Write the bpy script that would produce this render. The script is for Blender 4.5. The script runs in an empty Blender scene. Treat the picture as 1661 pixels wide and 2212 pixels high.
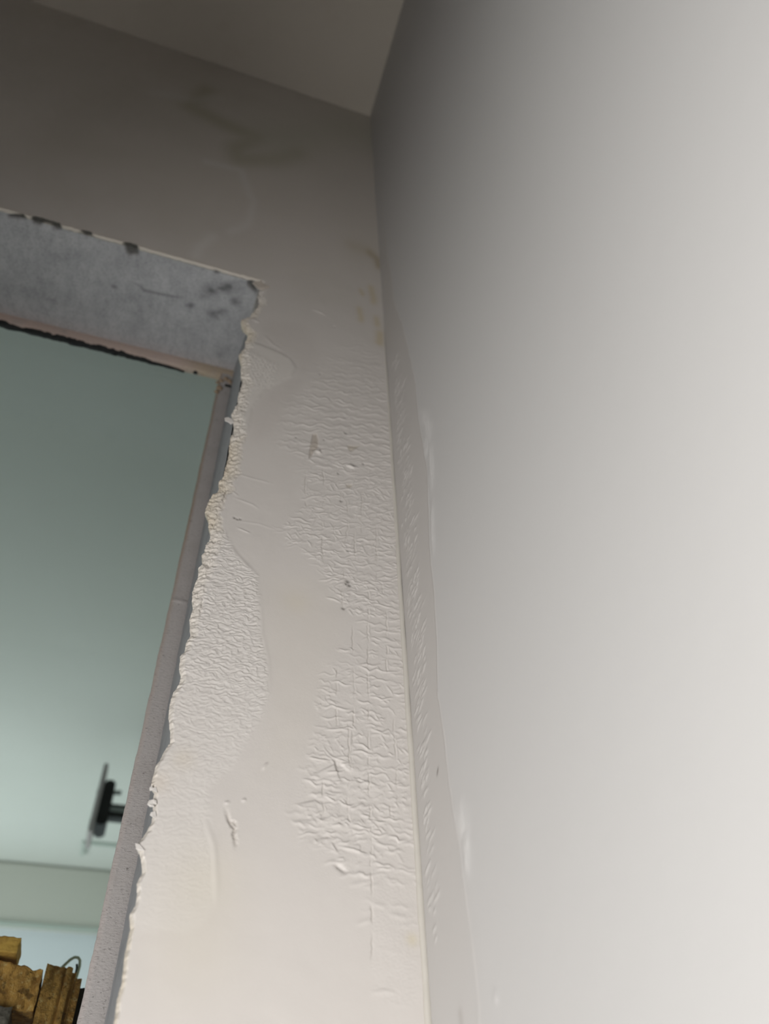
import bpy, bmesh, math, random
import numpy as np
from mathutils import Matrix, Vector

# ------------------------------------------------------------------ camera
F = 1662.0
Zc = np.array([-77.0, -1557.0, F]); Zc /= np.linalg.norm(Zc)
Xc = np.array([6700.0, 1774 - .0495 * 6700, F]); Xc -= Zc * (Xc @ Zc); Xc /= np.linalg.norm(Xc)
Yc = np.cross(Zc, Xc)
RM = np.array([Xc, Yc, Zc])                       # camera (right, down, forward) -> world
D = 0.35                                          # camera to the back wall, metres
CAM = np.array([-0.1372, -D, 1.40])
scene = bpy.context.scene
col = scene.collection
cd = bpy.data.cameras.new('camera')
cd.sensor_fit = 'HORIZONTAL'; cd.sensor_width = 36.0; cd.lens = 36.0 * F / 1661.0
cd.clip_start = 0.01; cd.clip_end = 100
cd.dof.use_dof = True; cd.dof.focus_distance = 0.42; cd.dof.aperture_fstop = 10.0
cam = bpy.data.objects.new('camera', cd); col.objects.link(cam)
r_, u_, b_ = RM @ [1, 0, 0], RM @ [0, -1, 0], RM @ [0, 0, -1]
cam.matrix_world = Matrix(((r_[0], u_[0], b_[0], CAM[0]), (r_[1], u_[1], b_[1], CAM[1]), (r_[2], u_[2], b_[2], CAM[2]), (0, 0, 0, 1)))
scene.camera = cam

# ------------------------------------------------------------------ light
scene.view_settings.view_transform = 'Standard'
scene.view_settings.look = 'None'
scene.view_settings.gamma = 1.0
scene.view_settings.use_curve_mapping = False
scene.view_settings.exposure = 0.0
world = bpy.data.worlds.new('overcast_sky'); scene.world = world
world.use_nodes = True
world.node_tree.nodes['Background'].inputs[0].default_value = (0.80, 0.90, 1.0, 1)
world.node_tree.nodes['Background'].inputs[1].default_value = 0.3

WIN = dict(x=-0.58, y0=-0.85, y1=-0.44, z0=0.15, z1=1.32)          # daylight window of the room
WIN2 = dict(x=-1.25, y0=2.05, y1=2.95, z0=1.0, z1=2.2)                # daylight window of the next room


def window_light(name, w, power, color, spread=180):
    l = bpy.data.lights.new(name, 'AREA'); l.shape = 'RECTANGLE'
    l.size = w['z1'] - w['z0']; l.size_y = w['y1'] - w['y0']
    l.energy = power; l.color = color; l.spread = math.radians(spread)
    o = bpy.data.objects.new(name, l); col.objects.link(o)
    o.location = (w['x'] - 0.02, (w['y0'] + w['y1']) / 2, (w['z0'] + w['z1']) / 2)
    o.rotation_euler = (0, -math.pi / 2, 0)
    return o


window_light('daylight_room', WIN, 36, (1.0, 0.985, 0.965), 160)
window_light('daylight_next_room', WIN2, 17, (1.0, 1.0, 1.0))

# ------------------------------------------------------------------ pixel <-> place
def ray(px, py):
    px = np.asarray(px, float); py = np.asarray(py, float)
    v = np.stack([px - 830.5, py - 1106.0, np.full(np.broadcast(px, py).shape, F)], -1)
    return v @ RM.T


def on_back(px, py):                               # point of the back wall's face: (x, z)
    d = ray(px, py); t = D / d[..., 1]
    return CAM[0] + d[..., 0] * t, CAM[2] + d[..., 2] * t


def on_right(px, py):                              # point of the right wall's face: (y, z)
    d = ray(px, py); t = -CAM[0] / d[..., 0]
    return CAM[1] + d[..., 1] * t, CAM[2] + d[..., 2] * t


ZS = CAM[2] + 1.958 * D                            # soffit height
ZCEIL = CAM[2] + 3.76 * D                          # ceiling height


def on_soffit(px, py):
    d = ray(px, py); t = (ZS - CAM[2]) / d[..., 2]
    return CAM[0] + d[..., 0] * t, CAM[1] + d[..., 1] * t


XR0, XR1 = CAM[0] + .041 * D, CAM[0] + .0280 * D   # jamb reveal, front and back
YF = .305 * D                                      # front of the window frame
PT = 0.0045                                        # plaster thickness
YB = 0.1235                                        # back face of the wall
XL = -0.54                                         # far jamb of the opening

# ------------------------------------------------------------------ noise and drawing on maps
_rng = np.random.default_rng(7)
_LAT = _rng.random((16, 256, 256)).astype(np.float32)


def vnoise(x, y, seed=0):
    """gradient noise, about 0..1"""
    g = _LAT[seed % 16] * np.float32(2 * math.pi)
    xi = np.floor(x).astype(int); yi = np.floor(y).astype(int)
    fx = x - xi; fy = y - yi
    wx_ = fx * fx * fx * (fx * (fx * 6 - 15) + 10); wy_ = fy * fy * fy * (fy * (fy * 6 - 15) + 10)

    def corner(i, j):
        t = g[(yi + j) & 255, (xi + i) & 255]
        return np.cos(t) * (fx - i) + np.sin(t) * (fy - j)
    n = (corner(0, 0) * (1 - wx_) + corner(1, 0) * wx_) * (1 - wy_) + (corner(0, 1) * (1 - wx_) + corner(1, 1) * wx_) * wy_
    return np.clip(.5 + .85 * n, 0, 1)


def fbm(x, y, seed=0, oct=4, gain=.5):
    s = 0; a = 1; t = 0
    for k in range(oct):
        s = s + a * vnoise(x * 2 ** k + 17.3 * k, y * 2 ** k + 5.1 * k, seed + k); t += a; a *= gain
    return s / t


class Map:
    """a height or colour map lying on a surface, u and v in metres"""
    def __init__(s, u0, u1, v0, v1, res):
        s.u0, s.v0, s.res = u0, v0, res
        s.nu = int(math.ceil((u1 - u0) / res)) + 1; s.nv = int(math.ceil((v1 - v0) / res)) + 1
        s.U, s.V = np.meshgrid(u0 + np.arange(s.nu) * res, v0 + np.arange(s.nv) * res)

    def zero(s):
        return np.zeros((s.nv, s.nu), np.float32)

    def sample(s, a, u, v):
        x = np.clip((u - s.u0) / s.res, 0, s.nu - 1.001); y = np.clip((v - s.v0) / s.res, 0, s.nv - 1.001)
        i = x.astype(int); j = y.astype(int); fx = x - i; fy = y - j
        if a.ndim == 3: fx = fx[..., None]; fy = fy[..., None]
        return (a[j, i] * (1 - fx) + a[j, i + 1] * fx) * (1 - fy) + (a[j + 1, i] * (1 - fx) + a[j + 1, i + 1] * fx) * fy

    def stroke(s, a, u, v, amp, sig, taper=True, mode='max'):
        """a ridge (or groove) along the polyline u, v"""
        u = np.asarray(u, float); v = np.asarray(v, float)
        seg = np.hypot(np.diff(u), np.diff(v)); L = np.concatenate([[0], np.cumsum(seg)])
        if L[-1] <= 0: return
        n = max(3, int(L[-1] / (sig * .7)) + 1)
        q = np.linspace(0, L[-1], n); uu = np.interp(q, L, u); vv = np.interp(q, L, v)
        w = np.clip(np.minimum(q, L[-1] - q) / (.3 * L[-1]), 0.05, 1) ** .7 if taper else np.ones(n)
        rad = int(math.ceil(2.6 * sig / s.res))
        for k in range(n):
            i = int(round((uu[k] - s.u0) / s.res)); j = int(round((vv[k] - s.v0) / s.res))
            i0, i1, j0, j1 = max(0, i - rad), min(s.nu, i + rad + 1), max(0, j - rad), min(s.nv, j + rad + 1)
            if i0 >= i1 or j0 >= j1: continue
            du = (np.arange(i0, i1) * s.res + s.u0 - uu[k])[None]; dv = (np.arange(j0, j1) * s.res + s.v0 - vv[k])[:, None]
            g = (amp * w[k] * np.exp(-(du * du + dv * dv) / (2 * sig * sig))).astype(np.float32)
            t = a[j0:j1, i0:i1]
            if amp >= 0: np.maximum(t, g, out=t)
            else: np.minimum(t, g, out=t)

    def poly(s, u, v, soft=0.0, wob=0.0, wl=.004, seed=0):
        """mask of a polygon, edge wobbled by noise, softened by a blur of that many metres"""
        U, V = s.U, s.V
        if wob:
            U = U + wob * (fbm(s.U / wl, s.V / wl, seed, 3) - .5) * 2; V = V + wob * (fbm(s.U / wl + 31, s.V / wl + 9, seed + 3, 3) - .5) * 2
        m = np.zeros(U.shape, bool); n = len(u)
        for k in range(n):
            x1, y1, x2, y2 = u[k], v[k], u[(k + 1) % n], v[(k + 1) % n]
            if y1 == y2: continue
            c = (y1 > V) != (y2 > V)
            m ^= c & (U < (x2 - x1) * (V - y1) / (y2 - y1) + x1)
        m = m.astype(np.float32)
        return blur(m, soft / s.res) if soft > 0 else m


def blur(a, r):
    r = int(max(1, round(r / 1.7)))
    for _ in range(3):
        for ax in (0, 1):
            p = [(0, 0), (0, 0)]; p[ax] = (r + 1, r)
            c = np.cumsum(np.pad(a, p, mode='edge').astype(np.float64), axis=ax)
            n = a.shape[ax]
            hi = np.take(c, np.arange(2 * r + 1, 2 * r + 1 + n), axis=ax); lo = np.take(c, np.arange(0, n), axis=ax)
            a = ((hi - lo) / (2 * r + 1)).astype(np.float32)
    return a


# ------------------------------------------------------------------ materials
def mat(name, color=None, rough=.6, attr=None, bump=None, spec=.3, var=None, gain=None):
    """principled material; attr = colour attribute; var = list of (noise scale, contrast lo, hi, colour, factor); bump = list of (scale, strength, distance)"""
    m = bpy.data.materials.new(name); m.use_nodes = True
    nt = m.node_tree; N = nt.nodes; Lk = nt.links
    b = N['Principled BSDF']; b.inputs['Roughness'].default_value = rough
    b.inputs['Specular IOR Level'].default_value = spec
    tc = N.new('ShaderNodeTexCoord')
    if attr:
        a = N.new('ShaderNodeAttribute'); a.attribute_name = attr; out = a.outputs['Color']
        if gain:
            vm = N.new('ShaderNodeVectorMath'); vm.operation = 'SCALE'; vm.inputs['Scale'].default_value = gain
            Lk.new(out, vm.inputs[0]); out = vm.outputs[0]
    else:
        c = N.new('ShaderNodeRGB'); c.outputs[0].default_value = (*color, 1); out = c.outputs[0]
    for (sc, lo, hi, vc, fac) in (var or []):
        mp = N.new('ShaderNodeMapping'); Lk.new(tc.outputs['Object'], mp.inputs[0])
        mp.inputs['Scale'].default_value = sc if isinstance(sc, tuple) else (sc, sc, sc)
        n = N.new('ShaderNodeTexNoise'); n.inputs['Scale'].default_value = 1; n.inputs['Detail'].default_value = 6
        n.inputs['Roughness'].default_value = .6
        Lk.new(mp.outputs[0], n.inputs['Vector'])
        r = N.new('ShaderNodeMapRange'); r.inputs[1].default_value = lo; r.inputs[2].default_value = hi
        r.inputs[4].default_value = fac; Lk.new(n.outputs[0], r.inputs[0])
        x = N.new('ShaderNodeMix'); x.data_type = 'RGBA'
        Lk.new(r.outputs[0], x.inputs['Factor']); Lk.new(out, x.inputs['A']); x.inputs['B'].default_value = (*vc, 1)
        out = x.outputs['Result']
    Lk.new(out, b.inputs['Base Color'])
    last = None
    for (sc, st, di) in (bump or []):
        mp = N.new('ShaderNodeMapping'); Lk.new(tc.outputs['Object'], mp.inputs[0])
        mp.inputs['Scale'].default_value = sc if isinstance(sc, tuple) else (sc, sc, sc)
        n = N.new('ShaderNodeTexNoise'); n.inputs['Scale'].default_value = 1; n.inputs['Detail'].default_value = 5
        Lk.new(mp.outputs[0], n.inputs['Vector'])
        bp = N.new('ShaderNodeBump'); bp.inputs['Strength'].default_value = st; bp.inputs['Distance'].default_value = di
        Lk.new(n.outputs[0], bp.inputs['Height'])
        if last: Lk.new(last, bp.inputs['Normal'])
        last = bp.outputs[0]
    if last: Lk.new(last, b.inputs['Normal'])
    return m


WALLC = np.array([0.80, 0.755, 0.715])
RIGHTC = np.array([0.80, 0.785, 0.77])
M = {}
M['paint'] = mat('cream_wall_paint', rough=.55, attr='tint', gain=.70, bump=[(1500, .12, .0003), (90, .10, .002)])
M['paint_r'] = mat('white_wall_paint', rough=.5, attr='tint', gain=.55, bump=[(1300, .06, .0003), (70, .06, .002)])
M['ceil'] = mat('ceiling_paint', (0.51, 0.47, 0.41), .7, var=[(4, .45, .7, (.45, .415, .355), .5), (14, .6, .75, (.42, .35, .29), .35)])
M['cement'] = mat('grey_cement', rough=.85, attr='tint', bump=[(900, .30, .0006), (140, .06, .001)],
                  var=[((160, 70, 160), .45, .8, (.20, .205, .215), .45), (520, .45, .75, (.15, .155, .16), .45)])
M['reveal'] = mat('grey_reveal', (.29, .295, .305), .85, bump=[(700, .3, .0006)], var=[(60, .5, .7, (.21, .215, .225), .6)])
M['core'] = mat('wall_core', (.42, .41, .39), .9)
M['frame'] = mat('cracked_grey_frame_paint', rough=.6, attr='tint', bump=[((420, 420, 800), .6, .0006), (2200, .3, .0003)],
                 var=[((420, 420, 1500), .60, .64, (.13, .115, .105), .55), (60, .5, .75, (.35, .32, .30), .5), ((330, 330, 520), .66, .69, (.05, .045, .04), .6)])
M['sealant'] = mat('old_brown_sealant', rough=.7, attr='tint', bump=[(900, .5, .001)])
M['black'] = mat('black_sealant', (.006, .007, .008), .5, bump=[(900, .5, .001)])
M['green'] = mat('pale_green_paint', (.65, .685, .655), .7, var=[(2.5, .4, .7, (.61, .645, .61), .6)])
M['beam'] = mat('grey_green_paint', (.60, .61, .56), .7)
M['blue'] = mat('pale_blue_paint', (.72, .78, .83), .5)
M['floor'] = mat('floor_tile', (.05, .047, .044), .6)
M['plain'] = mat('plain_wall_paint', (.10, .095, .09), .7)
M['plastic_black'] = mat('black_plastic', (.004, .004, .004), .35)
M['plastic_grey'] = mat('grey_plastic', (.42, .39, .39), .45)
M['metal'] = mat('grey_metal', (.35, .38, .37), .4)
M['trunk'] = mat('pale_plastic', (.50, .57, .53), .6)
M['timber'] = mat('brown_weathered_timber', (.62, .33, .09), .85, bump=[((260, 260, 120), .9, .004), (1100, .6, .0015)],
                  var=[((160, 160, 90), .42, .62, (.30, .14, .035), .85), (320, .55, .70, (.78, .56, .26), .6), (110, .58, .66, (.07, .03, .01), .7)])
M['gap_dark'] = mat('gap_shade_fill', (.02, .014, .010), .9, bump=[(300, .5, .002)])  # near-black colour standing in for the shade of a gap
M['timber_light'] = mat('ochre_timber', (.66, .38, .09), .75, bump=[(300, .5, .003)], var=[((90, 90, 200), .5, .7, (.26, .12, .03), .7)])
M['stone'] = mat('grey_brown_block', (.30, .25, .22), .9, bump=[(300, .6, .002)], var=[(120, .45, .65, (.16, .13, .11), .7)])
M['wire'] = mat('pale_green_wire', (.50, .54, .40), .4)

g = bpy.data.materials.new('green_tinted_glass'); g.use_nodes = True
nt = g.node_tree; nt.nodes.remove(nt.nodes['Principled BSDF'])
tr = nt.nodes.new('ShaderNodeBsdfTransparent'); tr.inputs[0].default_value = (.93, .96, .945, 1)
gl = nt.nodes.new('ShaderNodeBsdfGlossy'); gl.inputs['Roughness'].default_value = .02; gl.inputs[0].default_value = (.9, .95, .93, 1)
lw = nt.nodes.new('ShaderNodeLayerWeight'); lw.inputs[0].default_value = .5
pw = nt.nodes.new('ShaderNodeMath'); pw.operation = 'POWER'; pw.inputs[1].default_value = 4
fr = nt.nodes.new('ShaderNodeMath'); fr.operation = 'MULTIPLY_ADD'; fr.inputs[1].default_value = .5; fr.inputs[2].default_value = .025
nt.links.new(lw.outputs['Facing'], pw.inputs[0]); nt.links.new(pw.outputs[0], fr.inputs[0])
mx = nt.nodes.new('ShaderNodeMixShader')
nt.links.new(fr.outputs[0], mx.inputs[0]); nt.links.new(tr.outputs[0], mx.inputs[1]); nt.links.new(gl.outputs[0], mx.inputs[2])
nt.links.new(mx.outputs[0], nt.nodes['Material Output'].inputs[0])
M['glass'] = g


# ------------------------------------------------------------------ mesh helpers
def link(name, me, m, parent=None, smooth=False):
    o = bpy.data.objects.new(name, me); col.objects.link(o)
    if m: me.materials.append(M[m])
    if parent: o.parent = parent
    if smooth: me.polygons.foreach_set('use_smooth', np.ones(len(me.polygons), bool))
    return o


def tag(o, label, cat, kind=None, group=None):
    o['label'] = label; o['category'] = cat
    if kind: o['kind'] = kind
    if group: o['group'] = group
    return o


def thing(name, loc, label, cat, kind=None):
    o = bpy.data.objects.new(name, None); col.objects.link(o); o.location = loc; o.empty_display_size = .05
    return tag(o, label, cat, kind)


def grids_mesh(name, grids):
    """one mesh of several vertex grids; each grid = (P[r,c,3], colour[r,c,3] or None, flip)"""
    vs, fs, cs, off = [], [], [], 0
    for P, C, flip in grids:
        r, c = P.shape[:2]
        idx = off + np.arange(r * c).reshape(r, c)
        q = np.stack([idx[:-1, :-1], idx[:-1, 1:], idx[1:, 1:], idx[1:, :-1]], -1).reshape(-1, 4)
        fs.append(q[:, ::-1] if flip else q); vs.append(P.reshape(-1, 3))
        cs.append(np.ones((r * c, 3)) if C is None else np.broadcast_to(C, P.shape).reshape(-1, 3)); off += r * c
    v = np.concatenate(vs).astype(np.float32); f = np.concatenate(fs).astype(np.int32); c = np.concatenate(cs)
    me = bpy.data.meshes.new(name)
    me.vertices.add(len(v)); me.vertices.foreach_set('co', v.ravel())
    me.loops.add(f.size); me.loops.foreach_set('vertex_index', f.ravel())
    me.polygons.add(len(f)); me.polygons.foreach_set('loop_start', np.arange(0, f.size, 4, dtype=np.int32))
    me.polygons.foreach_set('loop_total', np.full(len(f), 4, np.int32))
    at = me.attributes.new('tint', 'FLOAT_COLOR', 'POINT')
    at.data.foreach_set('color', np.concatenate([c, np.ones((len(c), 1))], 1).astype(np.float32).ravel())
    me.update(calc_edges=True); me.validate()
    return me


def boxes(name, bl, m, parent=None, bevel=0.0):
    bm = bmesh.new()
    for (x0, x1, y0, y1, z0, z1) in bl:
        vs = [bm.verts.new(p) for p in ((x0, y0, z0), (x1, y0, z0), (x1, y1, z0), (x0, y1, z0), (x0, y0, z1), (x1, y0, z1), (x1, y1, z1), (x0, y1, z1))]
        for q in ((3, 2, 1, 0), (4, 5, 6, 7), (0, 1, 5, 4), (1, 2, 6, 5), (2, 3, 7, 6), (3, 0, 4, 7)):
            bm.faces.new([vs[k] for k in q])
    if bevel:
        bmesh.ops.bevel(bm, geom=bm.edges[:], offset=bevel, segments=2, affect='EDGES')
    me = bpy.data.meshes.new(name); bm.to_mesh(me); bm.free()
    return link(name, me, m, parent)


def tube_mesh(name, pts, rad, seg=10):
    pts = [Vector(p) for p in pts]; n = len(pts); V = []; Fc = []
    up = Vector((0.31, 0.2, 0.93)).normalized()
    for k, p in enumerate(pts):
        t = (pts[min(k + 1, n - 1)] - pts[max(k - 1, 0)]).normalized()
        a = t.cross(up); a = a.normalized() if a.length > 1e-4 else t.orthogonal().normalized()
        b = t.cross(a)
        for s in range(seg):
            w = 2 * math.pi * s / seg; V.append(p + (a * math.cos(w) + b * math.sin(w)) * rad)
    for k in range(n - 1):
        for s in range(seg):
            Fc.append((k * seg + s, k * seg + (s + 1) % seg, (k + 1) * seg + (s + 1) % seg, (k + 1) * seg + s))
    Fc.append(tuple(range(seg - 1, -1, -1))); Fc.append(tuple((n - 1) * seg + s for s in range(seg)))
    me = bpy.data.meshes.new(name); me.from_pydata(V, [], Fc); me.update()
    return me


# ================================================================== THE SETTING
# ---- back wall: core, plaster, soffit, reveal
wall_back = boxes('wall_back', [
    (XL - .16, .12, PT, YB, ZS + .006, ZCEIL),                       # over the opening
    (XL - .16, XL, PT, YB, 0, ZS + .006),                            # far pier
    (XL, XR0, PT, YB, 0, .80)], 'core')                       # under the sill
tag(wall_back, 'cream back wall with wrinkled peeling paint and a broken plaster edge', 'wall', 'structure')
pier = bmesh.new()
pv = [pier.verts.new(p) for z in (0, ZS + .006) for p in ((XR0 + .001, PT, z), (.12, PT, z), (.12, YB, z), (XR1 + .001, YB, z))]
for q in ((3, 2, 1, 0), (4, 5, 6, 7), (0, 1, 5, 4), (1, 2, 6, 5), (2, 3, 7, 6), (3, 0, 4, 7)): pier.faces.new([pv[k] for k in q])
me = bpy.data.meshes.new('pier_core'); pier.to_mesh(me); pier.free()
link('pier_core', me, 'core', wall_back)

# ragged left edge of the pier's plaster, traced down the jamb
EDGE = [(566, 606), (562, 620), (560, 632), (558, 638), (562, 652), (550, 669), (541, 681), (523, 685), (521, 693), (527, 704), (537, 714), (538, 723), (531, 733), (531, 746), (518, 762), (520, 779),
        (524, 787), (520, 796), (521, 810), (527, 818), (523, 829), (516, 851), (514, 870), (501, 890), (503, 899), (507, 905), (505, 914), (507, 931), (500, 938),
        (497, 960), (496, 976), (488, 1008), (483, 1025), (474, 1037), (475, 1050), (470, 1059), (460, 1063), (450, 1081), (445, 1101), (450, 1115), (452, 1133),
        (455, 1146), (454, 1162), (445, 1173), (443, 1189), (437, 1198), (439, 1215), (430, 1222), (428, 1244), (417, 1272), (416, 1289), (417, 1312), (411, 1333),
        (411, 1373), (402, 1385), (400, 1402), (390, 1414), (388, 1443), (392, 1457), (388, 1475), (375, 1492), (367, 1521), (365, 1550), (369, 1579), (368, 1602),
        (354, 1622), (345, 1640), (338, 1650), (332, 1671), (327, 1695), (335, 1707), (330, 1729), (332, 1753), (329, 1771), (317, 1795), (293, 1825), (302, 1836), (306, 1855),
        (308, 1882), (296, 1906), (297, 1927), (294, 1951), (281, 1972), (282, 2005), (275, 2036), (269, 2072), (263, 2126), (254, 2156), (247, 2210), (246, 2240)]
ex, ez = on_back(*np.array(EDGE, float).T)
o_ = np.argsort(ez); ex, ez = ex[o_], ez[o_]


def edge_x(z):
    x = np.interp(z, ez, ex)
    amp = np.clip((z - 1.5) / .4, .25, 1)
    x = x + amp * .0016 * (fbm(z / .004, z * 0 + 3.3, 2, 4) - .5) + amp * .0012 * (fbm(z / .0011, z * 0 + 8.3, 5, 2) - .5)
    xc = on_back(566., 606.)[0]
    return np.where(z > ZS - .001, xc, x)


# ---- maps on the pier
mp = Map(-0.140, 0.004, 1.44, 2.16, .00028)
H = mp.zero()                                          # metres proud of the wall
rnd = random.Random(3)
npx = mp.zero()


def reg(points, **k):
    u, v = on_back(*np.array(points, float).T); return mp.poly(u, v, **k)


M1 = reg([(850, 735), (760, 738), (712, 752), (690, 795), (660, 840), (630, 880), (612, 930), (622, 960), (642, 985), (660, 1005), (655, 1060), (650, 1100), (616, 1130),
          (605, 1152), (628, 1182), (662, 1205), (692, 1235), (708, 1270), (732, 1300), (750, 1320), (768, 1340), (772, 1385), (735, 1392), (728, 1422), (699, 1448), (681, 1505),
          (680, 1543), (683, 1581), (664, 1638), (652, 1682), (640, 1717), (633, 1749), (638, 1777), (648, 1812), (690, 1838), (745, 1888), (780, 1905), (792, 1930), (798, 1990),
          (798, 2060), (805, 2110), (812, 2170), (930, 2180)], soft=.0010, wob=.0010, wl=.003, seed=1)
GAP = reg([(770, 1330), (790, 1345), (786, 1400), (775, 1430), (770, 1400)], soft=.0012)
Ma = M1 * (1 - .8 * GAP)


def rnd_stroke(px, py, length, slope, wav, amp, sig, arr=H, to=on_back, mapp=mp, mask=None):
    n = max(4, int(length / 5)); t = np.linspace(0, 1, n)
    ph = rnd.random() * 6.28; f = rnd.uniform(1.0, 2.2) * max(1, length / 45)
    kink = np.cumsum([rnd.uniform(-1, 1) for _ in range(n)]); kink -= np.linspace(kink[0], kink[-1], n)
    x = px + t * length; y = py + slope * t * length + wav * np.sin(f * 6.28 * t + ph) + kink * wav * .45
    u, v = to(x, y)
    if mask is not None:
        w = mapp.sample(mask, u, v)
        if w.mean() < .45: return
        amp = amp * float(np.clip(w.mean(), 0, 1))
    mapp.stroke(arr, u, v, amp, sig)


def jit(a): return rnd.uniform(-a, a)


HW = mp.zero()                                         # raised wrinkles
# soft waves at the top
y = 742.0
while y < 1010:
    k = min(1, .25 + (y - 740) / 150)
    x = 600 + jit(20)
    while x < 838:
        L = rnd.uniform(22, 70)
        rnd_stroke(x, y + jit(6), L, rnd.uniform(-.02, .32), 2.2, .00050 * k * rnd.uniform(.4, 1.1), rnd.uniform(.00065, .0011), HW, mask=Ma)
        x += L * rnd.uniform(.6, 1.05)
    y += rnd.uniform(8.5, 12)
# dense crackle in the middle
y = 985.0
while y < 1330:
    x = 598 + jit(15)
    while x < 862:
        L = rnd.uniform(10, 52)
        rnd_stroke(x, y + jit(5), L, rnd.uniform(-.22, .42), 1.8, .00050 * rnd.uniform(.3, 1.15), rnd.uniform(.00036, .00062), HW, mask=Ma)
        x += L * rnd.uniform(.65, 1.25)
    y += rnd.uniform(7, 9.5)
for _ in range(420):                                   # short oblique crinkles
    x_ = rnd.uniform(600, 850); y_ = rnd.uniform(1020, 1320); L = rnd.uniform(6, 18)
    rnd_stroke(x_, y_, L, rnd.uniform(-1.3, 1.6), 1.2, .00042 * rnd.uniform(.3, 1.1), rnd.uniform(.00034, .0005), HW, mask=Ma)
for _ in range(260):
    x_ = rnd.uniform(640, 880); y_ = rnd.uniform(1320, 1850); L = rnd.uniform(6, 20)
    rnd_stroke(x_, y_, L, rnd.uniform(-1.0, 1.6), 1.2, .00034 * rnd.uniform(.3, 1.1), rnd.uniform(.00034, .0005), HW, mask=Ma)
# sparser plates below
y = 1325.0
while y < 1900:
    x = 630 + jit(20)
    while x < 900:
        L = rnd.uniform(14, 58)
        if rnd.random() < .72:
            rnd_stroke(x, y + jit(7), L, rnd.uniform(-.18, .40), 2.2, .00040 * rnd.uniform(.3, 1.2), rnd.uniform(.00036, .0006), HW, mask=Ma)
        x += L * rnd.uniform(.7, 1.4)
    y += rnd.uniform(10.5, 15)
y = 1900.0
while y < 2190:
    x = 780 + jit(25)
    while x < 915:
        L = rnd.uniform(20, 60)
        if rnd.random() < .6:
            rnd_stroke(x, y + jit(9), L, rnd.uniform(-.12, .3), 2.2, .00016 * rnd.uniform(.3, 1.1) * (1.25 - (y - 1900) / 330), rnd.uniform(.0005, .0008), HW, mask=Ma)
        x += L * rnd.uniform(.8, 1.6)
    y += rnd.uniform(18, 30)
# pleats running into the corner bead
y = 800.0
while y < 1480:
    xb = 838 + .0655 * (y - 900)
    L = rnd.uniform(22, 60)
    rnd_stroke(xb - L - 3, y - L * .25, L, rnd.uniform(.12, .38), 1.5, .00034 * rnd.uniform(.5, 1.2) * min(1, (y - 700) / 250), rnd.uniform(.0005, .0008), HW)
    y += rnd.uniform(9, 19)
# long lines one can follow in the lower crackle
for pts in ([(762, 1436), (775, 1440), (790, 1447), (798, 1452), (812, 1446), (826, 1450), (838, 1450), (868, 1452)], [(850, 1499), (862, 1500), (874, 1498)],
            [(797, 1504), (812, 1505), (826, 1512), (838, 1508), (848, 1506)], [(692, 1526), (706, 1527), (716, 1522), (728, 1528), (745, 1535), (760, 1532)],
            [(700, 1576), (720, 1577), (740, 1574), (758, 1580)], [(797, 1575), (812, 1580), (826, 1582), (838, 1578), (846, 1582)],
            [(664, 1637), (690, 1641), (716, 1643)], [(704, 1628), (718, 1638), (740, 1645), (757, 1650)], [(655, 1684), (668, 1688), (684, 1697), (698, 1694)],
            [(704, 1670), (720, 1667), (740, 1668)], [(758, 1624), (778, 1623), (796, 1628), (808, 1630)], [(766, 1606), (782, 1608), (795, 1618), (806, 1622)],
            [(700, 1716), (716, 1726), (730, 1733)], [(728, 1726), (742, 1736), (756, 1742), (768, 1738)], [(780, 1758), (790, 1761), (800, 1764)],
            [(762, 1782), (772, 1784), (788, 1789), (802, 1790)], [(700, 1797), (714, 1801), (728, 1796)], [(733, 1830), (748, 1831), (764, 1834), (784, 1842), (802, 1848)],
            [(806, 1774), (820, 1776), (834, 1778)], [(838, 1805), (854, 1809), (862, 1816), (878, 1817)], [(756, 1912), (776, 1908), (802, 1905)],
            [(804, 1954), (820, 1957), (834, 1961)], [(772, 1995), (785, 1991), (800, 1986)], [(842, 1976), (860, 1979), (880, 1983)], [(800, 2144), (830, 2142), (858, 2146)],
            [(690, 1252), (706, 1252), (720, 1250), (742, 1252)], [(706, 1290), (722, 1296), (738, 1301)], [(762, 1303), (780, 1302), (797, 1302)], [(797, 1305), (815, 1304), (832, 1312), (858, 1315)],
            [(661, 1022), (678, 1026), (694, 1028)], [(728, 1400), (745, 1405), (760, 1402)]):
    pts = [(a + jit(2), b + jit(2)) for a, b in pts]
    u, v = on_back(*np.array(pts, float).T); mp.stroke(HW, u, v, .00052 if pts[0][1] < 1880 else .00020, .00045 if pts[0][1] < 1880 else .0007)
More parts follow.
